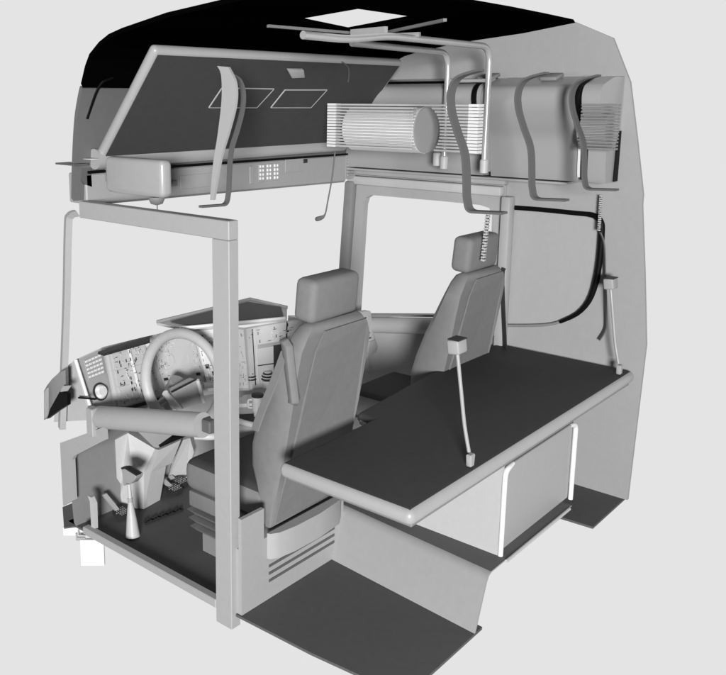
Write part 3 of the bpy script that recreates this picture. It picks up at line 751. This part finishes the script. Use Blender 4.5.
# raised top tray: inside darkened as painted shade, pale rim
tz = .965
tr = [on(a, b, 'z', tz) for a, b in [(157, 322), (205, 310.5), (250, 299), (287, 307.5), (287, 318), (240, 322), (182, 327)]]
bm = NB(); prism(bm, [p+V(0, 0, -.004) for p in tr], (0, 0, -.014)); ty = link('top_tray', bm, 'pale', db)
cc = sum(tr, Vector())/7
bm = NB(); prism(bm, [on(a, b, 'z', tz) for a, b in [(170, 321.5), (207, 312), (248, 302), (281, 307.5), (283.5, 316.5), (240, 321), (190, 325)]], (0, 0, .002)); link('tray_shade', bm, 'shaded', ty)
bm = NB(); tube(bm, [on(180, 328, 'z', tz), on(240, 322.5, 'z', tz), on(285, 318, 'z', tz)], .009, 8); link('front_beading', bm, 'white', ty, smooth=60)
bm = NB(); band(bm, [tr[0], tr[1], tr[2], tr[3]], (0, 0, .018), .012); link('tray_rim', bm, 'grey', ty)
# lower left cowl behind the tray towards the left end
bm = NB(); prism(bm, [on(98, 354, 'z', .905), on(150, 338, 'z', .925), on(150, 343, 'z', .91), on(104, 356, 'z', .90)], (0, 0, .012)); link('cowl', bm, 'dot', db)

# right hand end of the console going down, cup shelf
sh = [on(244, 395, 'z', .56), on(272, 392, 'z', .56), on(300, 388, 'z', .56), on(300, 402, 'z', .56), on(232, 404, 'z', .56)]
bm = NB(); prism(bm, sh, (0, 0, -.02)); link('cup_shelf', bm, 'white', db)
bm = NB(); lw = [on(232, 405, 'z', .545), on(300, 401, 'z', .545)]
prism(bm, [lw[0], lw[1], lw[1]+V(-.01, -.01, -.055), lw[0]+V(-.01, -.01, -.055)], (.05, .05, 0)); link('console_front', bm, 'grey', db)
bm = NB(); prism(bm, [on(232, 421, 'z', .495), on(275, 428, 'z', .495), on(300, 405, 'z', .495), on(236, 408, 'z', .495)], (0, 0, -.01)); link('lower_tray', bm, 'shaded', db)
bm = NB(); tube(bm, smooth_path([on(232, 419, 'z', .50), on(248, 424, 'z', .50), on(262, 426.5, 'z', .50)], 4), .016, 10); link('lower_tray_rim', bm, 'white', db, smooth=60)
bm = NB(); prism(bm, [on(232, 424, 'z', .475), on(268, 430, 'z', .475), on(268, 430, 'z', .475)+V(0, 0, -.2), on(232, 424, 'z', .475)+V(0, 0, -.2)], (.08, .08, 0)); link('lower_console', bm, 'pale', db)
# two ring cup holders and a flask
for lab, px in (('left ring-shaped cup holder on the white dashboard shelf', 250.5), ('right ring-shaped cup holder on the white dashboard shelf, beside the seat', 267.5)):
    c = on(px, 385, 'z', .575); t = thing('cup_holder', lab, 'cup holder', c-V(0, 0, .013), 'cup holders on the dashboard')
    bm = NB(); lathe(bm, [(.030, -.012), (.034, .012), (.034, .030)], c, n=20); link('cup', bm, 'white', t, smooth=40)
    for dz_, r in ((.036, .037), (.052, .034), (.066, .025)):
        bm = NB(); lathe(bm, [(r, 0), (r, .007)], c+V(0, 0, dz_), n=20); link('ring', bm, 'dot', t, smooth=40)
        bm = NB(); lathe(bm, [(r-.004, 0), (r-.004, .006)], c+V(0, 0, dz_+.0075), n=20); link('ring', bm, 'white', t, smooth=40)
c = on(257.5, 416, 'z', .497)
fk = thing('flask', 'white cylindrical flask with dark lid and side handle on the lower tray', 'flask', c)
bm = NB(); lathe(bm, [(.020, 0), (.021, .028), (.028, .030), (.030, .108)], c, n=24); link('flask_body', bm, 'white', fk, smooth=40)
bm = NB(); lathe(bm, [(.032, 0), (.032, .012), (.027, .014)], c+V(0, 0, .109), n=24); link('lid', bm, 'dot', fk, smooth=40)
bm = NB(); hh = Vector((-.6, .75, 0)).normalized(); tube(bm, fillet([c+V(0, 0, .09)+hh*.027, c+V(0, 0, .09)+hh*.05, c+V(0, 0, .045)+hh*.05, c+V(0, 0, .045)+hh*.027], .02), .006, 8); link('handle', bm, 'white', fk, smooth=60)

# ================================================================== STEERING WHEEL
wc = V(-.61, .81, .74); tl = R_(22)
e1 = V(1, 0, 0); e2 = V(0, math.sin(tl), math.cos(tl)); nw = V(0, -math.cos(tl), math.sin(tl))
sw = thing('steering_wheel', 'large grey steering wheel with square hub in front of the driver seat', 'steering wheel', wc)
bm = NB(); tube(bm, [wc+(e1*math.cos(a)+e2*math.sin(a))*.24 for a in [2*math.pi*k/64 for k in range(64)]], .027, 16, closed=True, up=nw); link('rim', bm, 'pale', sw, smooth=60)
hub = [(168, 391), (196, 379), (203, 384), (206, 400), (203, 407), (176, 412)]
bm = NB()
hb = [on(a, b, 'y', .74) for a, b in [(172, 393), (197, 379.5), (203, 384), (205, 402), (178, 411)]]
prism(bm, hb, (0, .06, 0)); bevel_all(bm, .008, 2); hb_ = link('hub', bm, 'pale', sw, smooth=40)
bm = NB(); tube(bm, [on(165, 393, 'y', .735), on(180, 410, 'y', .735)], .016, 10); link('hub_edge', bm, 'white', hb_, smooth=60)
bm = NB(); tube(bm, [on(197.5, 380, 'y', .73), on(204, 402, 'y', .73)], .010, 10); link('hub_edge', bm, 'white', hb_, smooth=60)
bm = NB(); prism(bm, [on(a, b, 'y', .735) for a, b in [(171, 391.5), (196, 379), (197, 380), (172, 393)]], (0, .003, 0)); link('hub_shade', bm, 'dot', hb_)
for a in (200, 340):
    bm = NB(); q = wc+(e1*math.cos(R_(a))+e2*math.sin(R_(a)))*.235; tube(bm, [wc-nw*.03+V(0, 0, -.03), q], [.022, .014], 10); link('spoke', bm, 'grey', sw, smooth=60)
# column with faceted cowl
col = thing('steering_column', 'faceted pale steering column cowl standing on the shade-painted footwell floor', 'steering column', (-.75, 1.06, 0))
yq = 1.03
def cq(px, py, y=yq): return on(px, py, 'y', y)
bm = NB()
A = [cq(115, 440, 1.14), cq(130, 430, 1.12), cq(155, 449, .98), cq(181, 440, .98), cq(172, 463, 1.02)]
base_ = [on(118, 505, 'z', .002), on(137, 508.5, 'z', .002), on(144, 509, 'z', .002), on(160, 500, 'z', .002)]
mid_ = cq(144, 471, 1.0); mid2 = cq(151, 472, 1.0); k1 = cq(130, 455, 1.08); k2 = cq(128, 433, 1.12)
vv = {n: bm.verts.new(p) for n, p in dict(a=A[0], k2=k2, k1=k1, m=mid_, m2=mid2, t=A[2], t2=cq(159, 450, .98), u=A[3], w=A[4], b0=base_[0], b1=base_[1], b2=base_[2], b3=base_[3], s=cq(166, 466, 1.02)).items()}
def F(*n): bm.faces.new([vv[q] for q in n])
F('a', 'k2', 'k1', 'm', 'b1', 'b0'); F('k2', 't', 'm', 'k1'); F('t', 't2', 'm2', 'b2', 'b1', 'm'); F('t2', 'u', 'w', 's', 'm2'); F('m2', 's', 'b3', 'b2')
g = bmesh.ops.extrude_face_region(bm, geom=list(bm.faces)); bmesh.ops.translate(bm, verts=[v for v in g['geom'] if isinstance(v, bmesh.types.BMVert)], vec=(.08, .10, 0))
for f in bm.faces: f.material_index = 0
link('cowl', bm, 'pale', col)
bm = NB(); prism(bm, [cq(135, 429, 1.0), cq(180, 436, 1.0), cq(156, 449, 1.0)], (.05, .12, 0)); link('upper_cowl', bm, 'frame', col)
bm = NB(); prism(bm, [cq(160, 447.5, .97), cq(176, 436, .97), cq(187, 436, .97), cq(170, 443, .97)], (.02, .04, 0)); link('joint_boot', bm, 'seal', col)
bm = NB(); tube(bm, [wc-nw*.05, V(-.64, 1.02, .45)], .045, 14); link('column_shaft', bm, 'grey', col, smooth=60)
bm = NB(); prism(bm, [cq(172, 463, 1.12), cq(183, 440, 1.1), cq(190, 438, 1.1), cq(194, 452, 1.1), cq(186, 478, 1.14), cq(176, 485, 1.16), cq(166, 484, 1.16)], (.08, .08, 0)); link('right_cowl', bm, 'pale', col)

# pedals
def pedal(label, foot, top, pad):
    p = on(*pad, 'z', .02)
    t = thing('foot_pedal', label, 'pedal', p-V(0, 0, .02), 'foot pedals')
    bm = NB(); a, b = on(*foot, 'y', p.y+.02), on(*top, 'y', p.y+.05); band(bm, [a, b], (.025, 0, 0), .012); link('pedal_arm', bm, 'frame', t)
    bm = NB(); lathe(bm, [(.05, 0), (.052, .006), (.045, .010)], p, (0, -.25, 1), 20); pd = link('pedal_pad', bm, 'dot', t, smooth=40)
    bm = NB()
    for i in range(-3, 4):
        for j in range(-2, 3):
            if i*i+j*j*1.4 < 10: box(bm, p+V(.012*i-.002, .014*j-.004, .008), p+V(.012*i+.002, .014*j, .0145+.0018*j))
    link('pad_studs', bm, 'frame', pd)
    return t
pedal('clutch pedal with slanting pale arm left of the column foot', (117, 510), (104, 494), (122, 513))
pedal('brake pedal with round studded pad right of the column foot', (171, 487), (163, 480), (174, 489))
pedal('accelerator pedal with short pale arm, closest to the seat cushion', (176, 482), (170, 476), (180, 482))
# studded heel strip on the floor
bm = NB()
e0, e1_ = on(146, 524, 'z', .002), on(182, 511, 'z', .002)
for i in range(16):
    for j in range(2):
        c = e0.lerp(e1_, i/15)+V(.012*j, .022*j, 0); box(bm, c-V(.006, .004, 0), c+V(.006, .004, .006+.003*((i*7+j) % 3)))
hs_ = tag(link('heel_strip', bm, 'dot', None, loc=e0), 'speckled dark studded heel strip on the footwell floor', 'floor strip')

# hand lever
f0 = on(133, 537, 'z', .0)
lv = thing('hand_lever', 'white tapered hand lever with grey hooked grip standing at the floor edge', 'lever', f0)
top_ = on(129, 484, 'x', f0.x+.02)
bm = NB(); tube(bm, [f0+V(0, 0, .003), f0.lerp(top_, .35), f0.lerp(top_, .62), f0.lerp(top_, .66), f0.lerp(top_, 1.)], [.036, .025, .014, .010, .009], 20, up=(1, 0, 0)); link('lever_boot', bm, 'pale', lv, smooth=50)
bm = NB()
gp = [on(a, b, 'x', f0.x+.0) for a, b in [(121, 469), (125, 468.5), (136, 476), (135, 479), (130, 484.5), (126, 483), (124.5, 486), (123, 485.5), (122.5, 477)]]
prism(bm, gp, (.05, 0, 0)); bevel_all(bm, .003, 1); gr_ = link('grip', bm, 'grey', lv, smooth=40)
bm = NB(); prism(bm, [on(a, b, 'x', f0.x-.001) for a, b in [(121, 467.5), (125, 467.3), (136.5, 475), (136, 476), (125, 469), (121, 469)]], (.03, 0, 0)); link('grip_cap', bm, 'dot', gr_)
bm = NB(); lathe(bm, [(.013, 0), (.013, .02)], f0.lerp(top_, .66), (top_-f0)); link('collar', bm, 'grey', lv, smooth=40)

# ================================================================== LIGHT, WORLD, CAMERA
w = bpy.data.worlds.new('World'); bpy.context.scene.world = w; w.use_nodes = True
nt = w.node_tree; bg = nt.nodes['Background']; bg.inputs['Strength'].default_value = 1.0
# plain grey far side; dark near side added to cut ambient fill (by compass direction)
tc = nt.nodes.new('ShaderNodeTexCoord'); dt = nt.nodes.new('ShaderNodeVectorMath'); dt.operation = 'DOT_PRODUCT'
dt.inputs[1].default_value = (math.sin(1.0), math.cos(1.0), -.1)
nt.links.new(tc.outputs['Generated'], dt.inputs[0])
mr = nt.nodes.new('ShaderNodeMapRange'); mr.interpolation_type = 'SMOOTHSTEP'
mr.inputs['From Min'].default_value = -.15; mr.inputs['From Max'].default_value = .35; mr.inputs['To Min'].default_value = .10; mr.inputs['To Max'].default_value = .775
nt.links.new(dt.outputs['Value'], mr.inputs['Value']); nt.links.new(mr.outputs['Result'], bg.inputs['Color'])

ld = bpy.data.lights.new('studio_lamp', 'AREA'); ld.shape = 'DISK'; ld.size = 2.2; ld.energy = 1
lo_ = bpy.data.objects.new('studio_lamp', ld); C.objects.link(lo_)
az = .91; el = R_(5.0); dist = 12.
tgt = Vector((0, 0, 1.5))
lo_.location = tgt + Vector((-math.sin(az)*math.cos(el), -math.cos(az)*math.cos(el), math.sin(el)))*dist
lo_.rotation_euler = (tgt-lo_.location).to_track_quat('-Z', 'Y').to_euler()
ld.energy = 1.36*math.pi*math.pi*dist*dist     # about 1.15*pi irradiance at the cab

cd = bpy.data.cameras.new('camera'); co = bpy.data.objects.new('camera', cd); C.objects.link(co)
cd.sensor_fit = 'HORIZONTAL'; cd.sensor_width = 36; cd.lens = FL/726*36
cd.shift_x = (363-CX)/726; cd.shift_y = (CY-337.5)/726
cd.clip_start = .05; cd.clip_end = 200
co.location = CAM
co.rotation_euler = Matrix((Vector(_R), Vector(_U), -Vector(_F))).transposed().to_euler()
sc = bpy.context.scene; sc.camera = co
sc.view_settings.view_transform = 'Standard'; sc.view_settings.look = 'None'
sc.view_settings.exposure = 0; sc.view_settings.gamma = 1
